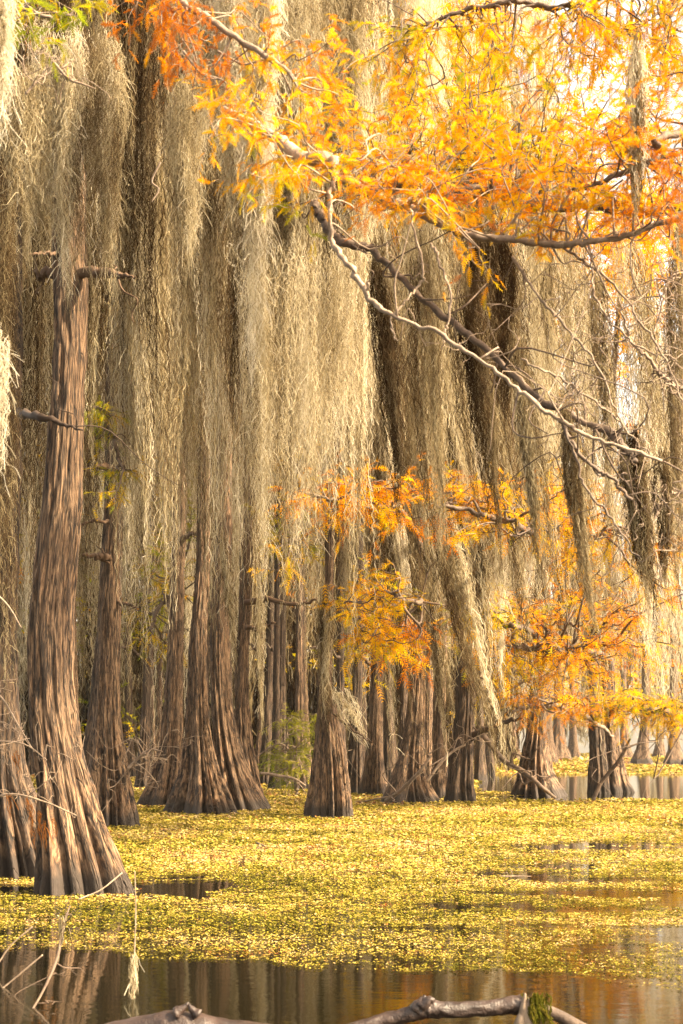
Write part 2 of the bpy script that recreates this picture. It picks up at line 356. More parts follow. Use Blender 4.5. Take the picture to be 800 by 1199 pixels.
# ------------------------------------------------------------------ floating weed
def g_xy(u,v): d=water_d(v); return (u-U0)/F*d,d
def weed_mask(x,y):
    """1 where weed floats; x,y world metres"""
    u=U0+x/y*F; v=V0+CAM_H*F/y
    w=(fbm(x*1.3,y*1.3,5,3)-.5)
    w3=fbm(x*2.2,y*3.2,45,4)-.5
    edge=np.interp(u,[-200,0,120,270,400,480,560,640,720,800,1000],[1108,1112,1116,1126,1131,1138,1136,1143,1150,1160,1175])
    m=(v<edge+w*26)
    for (cu,cv,ru,rv) in OPEN:
        q=((u-cu)/ru)**2+((v-cv)/rv)**2
        m&=~(q+w3*3.4<1)
    right=u>556+ (w*30)
    far=(v<937+w*6)&right
    bands=(vnoise(x*.06+3,y*.16,9)>.56)&(y<230)
    m&=~(far&~bands)
    m&=(y<70)|right
    # thinning to the right with streaky gaps
    gap=fbm(x*.7+9,y*1.3,21,4); thr=np.interp(u,[0,150,420,620,800],[.16,.18,.25,.35,.41])
    near=np.interp(v,[940,975,1060],[0,.6,1])
    m&=RNG.random(x.shape)<np.clip((gap-thr*near)*16+.5,0,1)
    m&=RNG.random(x.shape)<np.clip((fbm(x*6,y*9,61,2)-.30)*6,.25,1)
    return m
OPEN=[(208,1040,64,13),(30,1040,60,4),(716,991,100,5),(640,1015,60,3.5),(560,1062,60,4.5),(690,1066,60,3),(800,1056,44,6),(775,1100,44,5),(650,1085,40,2),(500,1088,50,1.6),(650,934,90,5)]
def build_weed():
    g=Geo()
    rings=[(8.3,9.3,.014,1100),(9.3,10.5,.015,1250),(10.5,12,.017,1050),(12,14,.020,1050),(14,17,.025,720),(17,21,.034,420),(21,27,.043,260),(27,36,.058,150),(36,50,.08,75),(50,75,.13,26),(75,120,.22,9),(120,230,.42,2.4)]
    for a,b,s,dens in rings:
        xm=b*.31
        n=int(dens*1.45*(b-a)*xm*2)
        y=RNG.uniform(a,b,n); x=RNG.uniform(-1,1,n)*(.31*y+.4)
        k=weed_mask(x,y); x=x[k]; y=y[k]; n=len(x)
        patch=fbm(x*.9,y*.9,31,3); p2=vnoise(x*5,y*5,33)
        tone=.42+(patch-.5)*.7+(p2-.5)*.25+RNG.normal(0,.18,n)+np.interp(y,[9,20,40],[-.06,.06,.12])
        rust=((RNG.random(n)<.035)|((vnoise(x*2.2,y*2.2,77)>.86)&(RNG.random(n)<.35))); tone=np.where(rust,RNG.uniform(.9,1,n),tone)
        # each plant is a small rosette: three tilted rounded leaves
        for j in range(3):
            az=RNG.uniform(0,6.28,n); tilt=np.abs(RNG.normal(.16,.24,n)); L=s*RNG.gamma(6,.122,n).clip(.3,1.4); W=L*.42
            dx=np.stack([np.cos(az)*np.cos(tilt),np.sin(az)*np.cos(tilt),np.sin(tilt)],1)
            sd=np.stack([-np.sin(az),np.cos(az),RNG.normal(0,.25,n)],1)
            o=np.stack([x,y,.006+RNG.uniform(0,s*.35,n)],1)
            A=o+dx*(L*.15)[:,None]; B=o+dx*(L*.75)[:,None]+sd*W[:,None]; Cc=o+dx*(L*1.15)[:,None]; D=o+dx*(L*.7)[:,None]-sd*W[:,None]
            v=np.stack([A,B,Cc,D],1); q=np.arange(n*4).reshape(n,4)
            g.add(v,q,None,np.repeat(np.clip(tone+RNG.normal(0,.05,n),0,1),4))
    link('floating_duckweed',g.mesh('floating_duckweed',WEED),None,None,'golden green floating weed covering the swamp water in a ragged mat',None,None,'stuff')
build_weed()

# ================================================================== TREES
tree('large leaning cypress with a broad fluted base at the left edge',[(100,1045,54),(92,1000,47),(82,950,39),(70,885,34),(62,823,32),(60,750,32),(63,700,31),(72,600,29),(78,500,25),(82,400,23),(82,300,23),(80,150,22),(78,-20,20)],14.8,seed=1,lobes=10,na=300,nz=420,ws=.80,flute=.34,flare_h=1.6,barkamp=.017,top=13,
  limbs=[[(84,322,14.8,8),(118,318,14.5,6.5),(140,322,14.2,4.5),(160,325,14.,1.4)],[(78,300,14.8,4),(60,297,14.6,3),(34,297,14.4,2.2)],[(78,330,14.8,7),(56,318,14.9,6),(46,326,14.9,4),(40,300,14.9,1.5)]])
tree('cypress in shade-toned bark half cut off by the left edge behind the large leaning one',[(22,1026,64),(14,975,50),(4,900,28),(2,780,18),(4,700,16),(8,600,15),(10,500,14),(12,300,13),(12,100,12)],16.8,mat=BARKD,seed=2,lobes=8,na=160,nz=220,flute=.3,top=15,crown=False,  # dark bark paints in the shade beside the lit leaning base
  limbs=[[(8,480,16.6,5),(40,487,14.0,5.5),(70,494,13.6,4),(98,505,13.4,1)]])
tree('cypress with deep dark flutes just right of the large leaning one',[(129,967,32),(129,940,27),(127,890,20),(125,840,16),(127,780,13.5),(129,700,13),(134,600,11),(140,530,9)],27,seed=3,lobes=9,na=150,nz=260,flute=.4,flare_h=2.3,barkamp=.02,
  limbs=[[(134,655,27,6),(118,652,26.6,5),(98,650,26.3,3)],[(136,612,27,3),(108,610,26.5,2.4),(90,618,26.3,1.5)],[(138,548,27,5),(118,546,26.6,4),(96,550,26.3,3.)],[(132,705,27,2),(150,708,26.7,2),(160,712,26.5,1.3)]])
tree('thin dark stem leaning behind the deeply fluted cypress',[(98,925,8),(106,860,6.5),(114,790,5.5),(121,720,5),(126,650,4)],28.6,mat=BARKD,seed=4,lobes=5,na=40,nz=100,crown=False)
tree('smooth tall cypress, leftmost of the central clump of four trunks',[(192,943,24),(196,915,18),(201,870,13),(204,800,10.5),(206,740,9.5),(208,660,9),(211,560,8)],36,seed=5,lobes=8,na=130,nz=220,flute=.36,flare_h=3,barkamp=.016,limbs=[[(206,640,36,4),(225,625,35.5,3),(250,632,35,1.6)]])
tree('broadest trunk of the central clump with wide splayed roots',[(234,952,36),(235,928,28),(234,890,18.5),(232,840,13.5),(232,780,11.5),(234,720,9.5),(238,640,8)],32,seed=6,lobes=11,na=170,nz=260,flute=.42,flare_h=2.6,barkamp=.02)
tree('pale trunk in the central clump curving down to the right',[(282,948,27),(274,915,19),(265,870,14),(259,820,12),(257,760,11.5),(258,700,11),(262,600,10)],33.5,seed=7,lobes=9,na=140,nz=240,flute=.38,flare_h=2.8,barkamp=.016)
tree('narrow rightmost trunk of the central clump',[(297,947,14),(292,915,13),(286,870,10.5),(284,820,9),(284,760,8),(288,690,7.5)],34.6,seed=8,lobes=7,na=90,nz=200,flute=.38,flare_h=2.6,
  limbs=[[(288,706,34,4),(312,702,33.6,4),(345,708,33.3,3),(372,702,33,2)],[(288,735,34,3),(306,736,33.6,2.5),(322,728,33.4,2)]])
tree('bottle shaped cypress standing alone in the middle with a dark waterline',[(388,957,30),(388,935,27),(387,900,22.5),(385,860,17),(382,825,11),(381,790,7.5),(383,740,5.5),(386,640,5)],30.2,seed=9,lobes=10,na=150,nz=260,flute=.30,flare_h=1.6,barkamp=.018,
  limbs=[[(386,830,30,2.2),(404,846,29.4,1.8),(424,862,29,1.4),(440,872,28.8,.8)]])
tree('upright cypress with a flared base between the bottle shaped one and the dark pair',[(481,940,29),(480,915,20),(483,870,13.5),(487,820,11),(489,760,10),(491,680,9)],37.6,seed=10,lobes=9,na=130,nz=220,flute=.36,flare_h=2.3,barkamp=.018)
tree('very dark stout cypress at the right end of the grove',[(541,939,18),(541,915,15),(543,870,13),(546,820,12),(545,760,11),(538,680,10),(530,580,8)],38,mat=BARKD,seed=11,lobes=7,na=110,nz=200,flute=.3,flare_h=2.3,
  limbs=[[(546,868,38,4.5),(566,856,37.5,4.5),(590,846,37,4),(612,840,36.5,2.5)]])
tree('slim cypress close behind the very dark stout one on its left',[(515,934,13),(514,905,10),(514,850,8),(516,780,7),(520,680,6)],41,seed=12,lobes=6,na=80,nz=160,flute=.3)
tree('wide skirted cypress standing in open water right of the grove',[(626,932,30),(625,912,22),(626,885,16),(629,850,11.5),(631,800,9.5),(633,720,8),(636,600,7)],42.7,seed=13,lobes=10,na=140,nz=220,flute=.42,flare_h=2.6,barkamp=.022,
  limbs=[[(630,800,42,4),(600,786,41.5,4),(578,796,41,3),(560,792,40.5,2)]])
tree('left trunk of the close pair of cypresses in open water',[(702,929,12.5),(701,905,11),(699,870,9.5),(696,820,8.5),(693,760,7.5),(690,660,6)],45,mat=BARKD,seed=14,lobes=6,na=90,nz=180,flute=.26,
  limbs=[[(698,835,45,5),(680,820,44,4.5),(655,815,43.5,3.5),(630,822,43,2)]])
tree('right trunk of the close pair of cypresses in open water',[(722,928,18),(720,908,13),(717,875,9.5),(714,830,8),(712,760,7),(714,660,5.5)],46,seed=15,lobes=8,na=100,nz=180,flute=.36,
  limbs=[[(714,830,46,3),(745,822,45,2.5),(775,826,44.5,1.6)]])
# trunks further back in the grove
BG=[(352,926,48,12),(330,921,52,9),(415,930,44.5,12),(437,931,43.5,15),(459,927,47,12),(168,930,50,12),(178,918,56,9),(310,920,54,10),(60,922,54,14),(90,915,60,10),(400,915,60,9),(445,914,61,8),(500,917,57,9),(562,915,60,8),(376,909,70,8),(258,910,68,9),(152,911,66,8),(225,912,64,8),(345,906,76,7),(470,906,76,7),(530,906,76,7),(20,907,74,9),(-40,915,60,12),(118,905,78,7),(200,903,84,7),(290,902,86,7),(425,902,86,7),(510,901,90,6),(322,0,49,8),(398,0,52,8),(360,0,58,7),(470,0,50,8),(140,0,52,8),(184,0,62,7),(242,0,50,7),(272,0,58,6),(302,0,63,6),(426,0,66,6),(452,0,72,6),(492,0,68,6),(540,0,62,7),(574,0,72,6),(75,0,62,8),(40,0,70,7)]
for k,(u,v,d,hw) in enumerate(BG):
    v=water_v(d); ln=RNG.uniform(-8,8); sc=.9 if k<8 else 1
    tree(['dark slim cypress in shade behind the front row of the grove','dim narrow cypress far back among the grove trunks'][int(d>58)],
      [(u,v,hw),(u+ln*.1,v-18,hw*.8),(u+ln*.3,v-50,hw*.6),(u+ln*.6,v-110,hw*.5*sc),(u+ln,v-240,hw*.42)],d,
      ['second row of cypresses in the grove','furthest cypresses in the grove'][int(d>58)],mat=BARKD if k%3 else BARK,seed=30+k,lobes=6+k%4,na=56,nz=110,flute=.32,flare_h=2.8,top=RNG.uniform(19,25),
      limbs=[[(u,v-150,d,2.4),(u+18*(-1)**k,v-165,d-.8,1.8),(u+40*(-1)**k,v-160,d-1.4,1)]] if k%2 else [])
FR=[(752,130,13),(790,124,12),(655,135,13),(600,128,13),(672,150,9),(575,118,11),(700,160,9),(732,150,9),(625,165,9),(812,118,14),(772,170,8),(590,175,8),(645,118,9),(850,140,12),(545,130,10)]
for k,(u,d,hw) in enumerate(FR):
    v=water_v(d); ln=RNG.uniform(-4,4)
    tree('pale hazy cypress on the far side of the open water',[(u,v,hw),(u,v-7,hw*.8),(u+ln*.3,v-22,hw*.55),(u+ln,v-60,hw*.42)],d,'cypresses across the open water',seed=70+k,lobes=7,na=32,nz=60,flute=.3,flare_h=3.5,barkamp=.04,top=RNG.uniform(19,27))

# ================================================================== BOUGHS WITH LEAVES
def bough(name,label,cat,pts,mat,twigs,tone=.4,s=1.0,r0=.006,sides=9,group=None,forks=5,leaf=LEAF,flen=.085,nside=5,nf=6,pairs=10,side_len=.28):
    """pts (u,v,d,r px); twigs (u,v,spread u,spread v,count,tone) clusters fed from the bough"""
    W=np.array([[*P(u,v,d),hw*d/F] for u,v,d,hw in pts]); c=catmull(W,10*len(pts)); loc=c[0,:3].copy(); dm=float(np.median([q[2] for q in pts]))
    root=thing(name,loc,label,cat,group)
    g=Geo(); rr=c[:,3].clip(.003); wb=np.cumsum(RNG.normal(0,.0007*dm,(len(c),3)),0); wb-=np.linspace(0,1,len(c))[:,None]*wb[-1]; c[1:-1,:3]+=(wb+RNG.normal(0,.0004*dm,wb.shape))[1:-1]; tube(g,c[:,:3],rr*.86,sides,.5,.30,int(abs(W[0,0]*97)))
    for f in range(forks):
        i=int(RNG.integers(4,len(c)-2)); L=RNG.uniform(.25,.8)*s
        dr=np.array([RNG.normal(.2,.5),RNG.normal(0,.5),RNG.normal(-.1,.5)]); p=twig_paths(c[i,:3],c[i,:3]+dr*L,.2)
        tube(g,p,np.linspace(min(rr[i]*.45,.008*s),.0018*s,len(p)),5,.5)
        for _ in range(2):
            j=int(RNG.integers(4,len(p)-1)); q=twig_paths(p[j],p[j]+(dr*.4+RNG.normal(0,.35,3))*L*.6,.12,4); tube(g,q,np.linspace(.003*s,.0014*s,len(q)),4,.5)
    link('branch',g.mesh('branch',mat,loc,True),root)
    for (u,v,su,sv,cnt,tn) in twigs:
        for k in range(cnt):
            d=dm+RNG.normal(0,.45*s)
            e=P(u+RNG.uniform(-su,su),v+RNG.uniform(-sv,sv),d)
            dist=np.linalg.norm(c[:,:3]-e,axis=1); i=int(dist.argmin()); i=max(0,min(len(c)-1,i-int(RNG.integers(0,8))*(1 if W[-1,0]>W[0,0] else -1)*0+int(RNG.integers(-7,7))))
            gt=Geo();gl=Geo()
            leafy_twig(gt,gl,c[i,:3],e,min(r0*s,rr[i]*.8),s,tn+RNG.normal(0,.09),nside,side_len,nf,flen,pairs)
            t=link('twig',gt.mesh('twig',mat,loc,True),root); link('foliage',gl.mesh('foliage',leaf,loc),t)
    return root
# -- near boughs reaching in over the water
bough('cypress_bough','twisting pale bare bough reaching down to the right from a thick knob','bough',[(262,128,8.9,5),(315,150,8.7,7),(358,176,8.5,9),(388,182,8.4,10),(392,205,8.35,4.2),(394,240,8.3,3.4),(396,275,8.3,3.5),(420,316,8.2,4.2),(440,355,8.2,3.8),(472,377,8.1,2.9),(530,403,8.0,2.7),(600,448,7.9,2.6),(650,488,7.8,2.9),(700,514,7.8,2.4),(775,540,7.7,2.2)],TW_PALE,
  [(270,110,50,45,4,.5),(350,150,50,50,4,.55),(330,195,40,40,3,.45),(370,235,40,30,2,.2)],r0=.006,forks=9)
bough('cypress_bough','long dark bough sagging across under the brightest orange leaves','bough',[(380,205,9.2,5),(420,222,9.1,6.5),(450,240,9,7),(500,266,8.9,5),(560,284,8.8,5),(640,290,8.7,4.6),(700,284,8.6,4),(760,266,8.5,4),(840,240,8.4,3)],TW_MID,
  [(470,190,70,50,14,.58),(560,180,70,60,16,.42),(650,200,70,60,14,.44),(750,210,60,60,11,.55)],r0=.008,forks=12)
bough('cypress_bough','thick nearly level dark bough at the height of the lowest orange leaves','bough',[(430,214,10,5),(480,222,9.9,6),(540,228,9.9,8),(590,226,9.8,10),(610,236,9.8,10),(640,242,9.7,8),(700,240,9.7,6.5),(760,246,9.6,6),(850,244,9.5,6)],TW_DARK,
  [(440,150,60,50,12,.5),(520,120,60,50,15,.25),(600,110,70,60,18,.28),(690,120,70,60,13,.42),(780,130,50,60,9,.5)],r0=.009)
bough('cypress_bough','upper bough hung with yellow leaves along the top edge','bough',[(480,34,10.5,2),(540,18,10.4,3),(600,6,10.3,3.5),(660,12,10.2,4),(730,-4,10.1,5),(830,-30,10,7)],TW_DARK,
  [(460,80,60,50,12,.30),(540,50,60,50,11,.28),(620,40,70,50,13,.32),(700,40,60,50,13,.42),(770,30,50,50,14,.38),(800,90,40,50,8,.5)],r0=.009)
bough('cypress_bough','crooked dark bough entering from the right edge beside the pale moss column','bough',[(860,130,8.6,6),(800,150,8.5,5.5),(765,165,8.4,5),(778,178,8.4,5),(762,192,8.4,4),(700,215,8.5,3),(670,222,8.5,2)],TW_DARK,
  [(740,120,50,50,6,.6),(790,190,40,50,6,.68),(690,170,40,40,4,.5)],r0=.008)
bough('cypress_bough','fan of orange twigs at the top edge left of centre','bough',[(150,-40,9.6,6),(200,-10,9.5,5),(240,20,9.4,4),(300,60,9.2,4),(345,95,9.1,3)],TW_MID,
  [(180,20,45,30,5,.72),(235,50,35,40,5,.72),(270,90,45,35,3,.5),(330,40,50,40,2,.5),(400,90,45,55,6,.45),(380,190,35,40,3,.45)],r0=.007)
bough('cypress_bough','pale crooked twig with yellow green leaves in the top left corner','bough',[(-40,-30,8.6,4),(10,2,8.5,3.5),(40,12,8.4,3.2),(70,24,8.3,2)],TW_PALE,
  [(60,5,50,14,4,.08),(28,48,16,14,1,.02)],r0=.005,forks=4)
bough('bare_branch','thick dark branch running down behind the pale twisting bough','branch',[(366,240,9.6,5),(385,262,9.5,7),(410,288,9.4,6),(440,298,9.4,4.5),(480,332,9.3,4),(535,376,9.2,4.5),(590,414,9.1,4),(640,464,9.0,5),(690,494,8.9,4.5),(730,520,8.8,6),(745,540,8.8,4)],TW_DARK,[],forks=26)
bough('bare_branch','dark hooked twig hanging below the pale bough tip','branch',[(655,492,7.9,3),(680,530,7.9,2.6),(715,560,7.9,2.6),(740,585,7.9,2)],TW_DARK,[],forks=3)
bough('bare_branch','thin bare twig forking downwards left of the big solid moss hank','branch',[(662,500,7.8,1.8),(690,565,7.8,1.5),(722,610,7.8,1.4),(750,655,7.8,.9)],TW_DARK,[],forks=4)
bough('bare_branch','thin pale arching twig bent back on itself below the knob','branch',[(480,245,8.6,1.6),(495,320,8.6,1.6),(478,345,8.6,1.6),(456,372,8.6,1.3),(462,398,8.6,.8)],TW_PALE,[],forks=2)
bough('bare_branch','thin pale twig dropping beside the arching twig','branch',[(505,285,8.4,1.6),(518,330,8.4,1.6),(522,375,8.4,1.5),(517,408,8.4,.9)],TW_PALE,[],forks=1)
for lab,pp in [('long thin twig sloping down to the right above the bough tip',[(600,300,8.9,2),(640,360,8.8,1.8),(690,420,8.7,1.6),(730,500,8.6,1)]),('straight thin twig crossing the bright gap at the right edge',[(660,290,8.9,2),(720,340,8.8,1.6),(770,400,8.7,1.4),(800,470,8.6,1)]),('curved grey twig looping through the bare twigs at right',[(690,285,8.9,1.8),(700,350,8.8,1.6),(745,400,8.7,1.4),(790,420,8.7,1)]),('lowest thin twig of the bare right hand tangle',[(610,420,8.6,1.6),(660,450,8.6,1.6),(715,480,8.6,1.4),(760,530,8.6,1)])]:
    bough('bare_branch',lab,'branch',pp,TW_MID,[],forks=9)
for lab,pp in [('bare forked branch reaching up beside the right edge above the solid moss hank',[(820,470,9,3),(780,440,9,2.4),(745,400,9,1.8),(725,350,9,1)]),('bare twiggy branch sloping down at the right edge near the middle',[(830,300,9.4,3),(785,330,9.4,2.2),(765,380,9.3,1.6),(770,440,9.2,.9)]),('fine twiggy branch at the right edge under the solid moss hank',[(830,560,9.4,2.6),(790,580,9.4,1.9),(768,620,9.3,1.4),(775,680,9.2,.8)])]:
    bough('bare_branch',lab,'branch',pp,TW_MID,[],forks=16)
# -- leaf boughs further back
MID=dict(s=2.3,r0=.012,flen=.075,nside=6,nf=9,pairs=6,forks=3,side_len=.24)
bough('leafy_branch','orange leafed branch glowing through the moss in the middle of the curtain','branch',[(352,575,20,1.5),(400,588,20,2.4),(450,592,20.4,3),(480,604,22,3.4),(490,640,36.5,6)],TW_DARK,[(390,582,35,24,8,.48),(440,580,40,26,9,.5)],**MID)
bough('leafy_branch','orange leafed branch between the dark moss hanks','branch',[(634,640,41,6),(620,615,22,3.6),(580,600,21,3),(545,590,20.8,3),(510,590,20.6,2)],TW_DARK,[(535,590,35,30,9,.5),(575,590,30,25,5,.42),(650,560,30,40,5,.45)],**MID)
bough('leafy_branch','bright yellow drooping leaf cluster above the flared central trunks','branch',[(491,715,37,6),(488,702,28,3.6),(465,705,26.6,3),(440,712,26.3,3),(415,730,26,2)],TW_DARK,[(440,690,28,20,7,.34),(440,735,38,28,12,.4),(478,755,14,18,3,.62)],**{**MID,'s':3.0})
bough('leafy_branch','flat lemon yellow leaf spray right of the leaning moss tail','branch',[(632,745,42,6),(610,730,29,3.4),(590,722,28,4),(570,716,28,3),(548,712,28,2)],TW_DARK,[(572,708,28,12,9,.22)],**{**MID,'s':2.8})
bough('leafy_branch','broad amber leafed branch sweeping above the wide skirted cypress','branch',[(560,745,34,1.2),(600,760,34,3),(650,768,34,4),(690,764,36,4.4),(713,775,45,6)],TW_DARK,[(600,745,45,26,9,.38),(660,762,50,24,10,.42),(640,700,40,30,4,.45),(700,700,50,50,6,.48),(760,720,45,40,6,.45)],**{**MID,'s':3.8})
bough('leafy_branch','level golden leafed branch low over the pair of trunks in open water','branch',[(840,850,37,5),(790,838,37,5),(740,836,37,4.5),(695,842,37,3)],TW_DARK,[(720,815,34,12,10,.24),(765,824,45,14,13,.34),(800,834,30,14,6,.38)],**{**MID,'s':3.0})
bough('leafy_branch','pinkish orange leafed branch low over the skirted cypress','branch',[(718,862,45,1.2),(700,850,38,3.4),(660,838,36,3),(630,832,36,3),(600,835,36,2)],TW_MID,[(650,828,44,14,8,.55),(620,815,25,10,3,.5)],**{**MID,'s':2.8})
bough('leafy_branch','small orange leaf tuft near the middle of the right side','branch',[(640,610,30,4),(680,630,30,3),(720,620,30,2)],TW_DARK,[(640,640,30,20,5,.42),(690,600,40,40,6,.48),(770,660,40,50,6,.5)],**{**MID,'s':3.2})
bough('leafy_branch','lime green leaves hanging on the moss beside the left trunk','branch',[(140,545,24,3),(130,505,24,2),(122,480,24,1.5)],TW_DARK,[(125,492,14,22,5,.02),(150,560,22,18,3,.1)],**{**MID,'s':2.0})
bough('leafy_branch','yellow green leaves in the shade left of the central clump','branch',[(205,680,40,3),(192,700,40,2.5),(180,730,40,2)],TW_DARK,[(190,720,14,50,7,.12),(170,640,14,25,3,.1),(200,560,12,40,4,.05)],**{**MID,'s':3.6})
bough('leafy_branch','yellow leaves in the bright window under the left stub branch','branch',[(180,330,34,3),(150,350,34,2.5),(120,360,34,2)],TW_DARK,[(120,340,26,30,6,.15),(155,380,20,35,5,.2),(205,420,20,40,4,.3)],**{**MID,'s':3.6})
bough('leafy_branch','yellow leaf patch seen through the curtain beside the orange one','branch',[(360,640,33,3),(340,630,33,2.5),(325,640,33,2)],TW_DARK,[(335,630,18,28,6,.2),(370,480,18,50,5,.35)],**{**MID,'s':3.2})
bough('shrub','lime leafed sapling in the shade left of the bottle shaped cypress','shrub',[(352,935,43,3),(345,905,43,2.5),(338,880,43,2),(336,850,43,1)],TW_MID,[(340,870,20,28,9,.4),(352,835,14,12,3,.6),(330,900,14,14,3,.3)],leaf=LIME,**{**MID,'s':3.2})

# ================================================================== SPANISH MOSS
# single hanks that hang clear; backlit shade is put into the darkest tones
HR='moss hanks hanging from the bare right hand branches'
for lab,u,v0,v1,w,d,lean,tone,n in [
 ('long narrow moss hank toned dark for backlight just right of centre',441,305,605,22,9.6,.09,.10,150),
 ('forked moss hank toned dark for backlight below the arching twig',540,380,650,34,9.4,.16,.14,210),
 ('short wide moss hank toned dark for backlight directly under the sagging bough',574,288,500,46,10.2,.05,.12,260),
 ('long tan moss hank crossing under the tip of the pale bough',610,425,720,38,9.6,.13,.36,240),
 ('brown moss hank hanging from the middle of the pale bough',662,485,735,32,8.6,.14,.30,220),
 ('thick solid moss hank toned dark for backlight at the right under the branch tip',738,520,740,36,9.2,.12,.10,300),
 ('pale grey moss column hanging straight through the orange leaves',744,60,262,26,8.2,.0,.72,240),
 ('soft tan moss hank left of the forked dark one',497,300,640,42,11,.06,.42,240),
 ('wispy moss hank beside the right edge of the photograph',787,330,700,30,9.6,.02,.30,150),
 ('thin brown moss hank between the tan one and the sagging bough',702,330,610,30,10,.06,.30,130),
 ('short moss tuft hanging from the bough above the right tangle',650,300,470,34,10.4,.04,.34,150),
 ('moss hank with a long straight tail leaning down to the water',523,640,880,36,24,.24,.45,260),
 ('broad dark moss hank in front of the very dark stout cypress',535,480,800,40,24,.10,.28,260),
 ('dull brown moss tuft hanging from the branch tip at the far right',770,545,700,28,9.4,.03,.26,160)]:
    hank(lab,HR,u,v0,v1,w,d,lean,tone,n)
TL='fuzzy moss clumps hanging in front at upper left'
for lab,u,v0,v1,w,d,tone,n in [
 ('whitish moss rope cut off by the left edge at the top',0,-30,165,20,6.8,.9,180),
 ('brown moss sheet hanging beside the leaning trunk at the left edge',8,230,800,40,13.6,.26,200),
 ('whitish twisted moss rope at the left edge beside the broken stub',3,400,545,10,8.5,.75,60),
 ('fuzzy olive moss clump nearest the left edge',34,85,300,44,11,.6,420),
 ('fuzzy olive moss clump in front of the leaning trunk top',78,60,345,42,11.2,.58,420),
 ('broad moss hank toned pale for the lit glow at the middle of the curtain',352,300,650,74,13.4,.72,170),  # pale tone of the three centre hanks carries the lit glow
 ('slim moss hank toned pale for the lit glow on the left of the broad one',308,330,690,34,13.6,.72,110),
 ('moss hank toned pale for the lit glow ending beside the orange leafed branch',398,300,580,44,13.6,.70,110),
 ('pale straggly moss hank under the orange twigs left of centre',226,90,330,40,11.5,.62,230),
 ('tall whitish moss hank falling from the top edge left of centre',298,-30,420,40,10.5,.80,420),
 ('pale tangled moss hank at the top edge beside the knobbed bough',262,-30,200,56,10.8,.74,330),
 ('grey moss hank at the top edge right of the whitish one',362,-40,170,50,12,.62,260),
 ('smoky grey moss hank at the top edge above the dark bough',412,-40,190,44,12.5,.66,260),
 ('olive moss hank falling between the leaning trunk and the centre',130,70,330,44,12.5,.5,330)]:
    hank(lab,TL,u,v0,v1,w*1.25,d,0,tone-.08,int(n*(1.0 if d<13 else 1)),fuzz=1.0,curl=.024,seg=.035,topw=1.1,locks=9,wid=.0048)
# the curtain: too many strands and hanks to count, one mass for each row of boughs
def curtain(label,specs):
    g=Geo()
    for (u0,u1,t0,t1,b0,b1,w,d0,d1,cnt,n,tone,lean) in specs:
        for k in range(cnt):
            u=u0+(u1-u0)*(k+RNG.random())/cnt; d=RNG.uniform(d0,d1)
            lk=(vnoise(np.array([u/45.]),np.array([d*.4]),3)[0]-.5)
            if vnoise(np.array([u/22.]),np.array([d*.7]),8)[0]<.36 and d<46: continue
            moss_px(g,u,RNG.uniform(t0,t1),RNG.uniform(b0,b1),w*RNG.uniform(.8,2.0),d,lean*RNG.uniform(.4,1.7)+RNG.normal(0,.012),tone+lk*.5+RNG.normal(0,.17),int(n*RNG.uniform(.45,1.4)),locks=int(RNG.integers(9,16)),taper=.6)
    return link('moss_curtain',g.mesh('moss_curtain',MOSS),None,None,label,None,None,'stuff')
curtain('dense tan and olive moss curtain filling the upper left',[
 (90,250,-120,40,330,600,34,14,18,13,180,.32,0),(235,440,-120,60,480,730,34,14,18.5,19,200,.60,.0),(150,300,100,260,480,710,30,16,20,10,160,.48,.0),
 (-30,110,-120,40,260,460,34,15.5,18,9,170,.36,0),(-20,115,-120,20,230,390,34,12.8,14,7,190,.38,0),(430,620,-120,20,140,330,36,15,20,8,150,.80,.03)])
curtain('second row of moss strands behind the front curtain',[
 (100,440,-80,260,540,730,32,22,28,28,170,.58,.0),(420,640,60,400,480,790,30,20,29,32,160,.50,.10),(-20,120,0,250,500,800,30,19,23,12,150,.42,0),
 (600,820,200,420,400,700,28,22,30,14,80,.48,.10)])
curtain('third row of moss strands among the grove trunks',[
 (60,420,-50,420,560,820,30,37,44,34,130,.56,.0),(400,620,100,600,640,860,28,31,42,44,140,.47,.10),(580,820,250,650,580,830,24,28,44,24,80,.58,.06)])
curtain('moss hanging deep inside the grove, toned pale for a lit glow',[  # deep rows toned paler, glow put into the moss colour
 (-60,600,-60,300,660,880,34,46,60,50,110,.62,.0),(-60,600,300,600,740,880,30,55,75,44,80,.58,.0),(590,840,350,660,680,872,26,60,100,24,60,.66,.02),(560,840,600,760,770,868,24,70,110,30,60,.6,.02)])
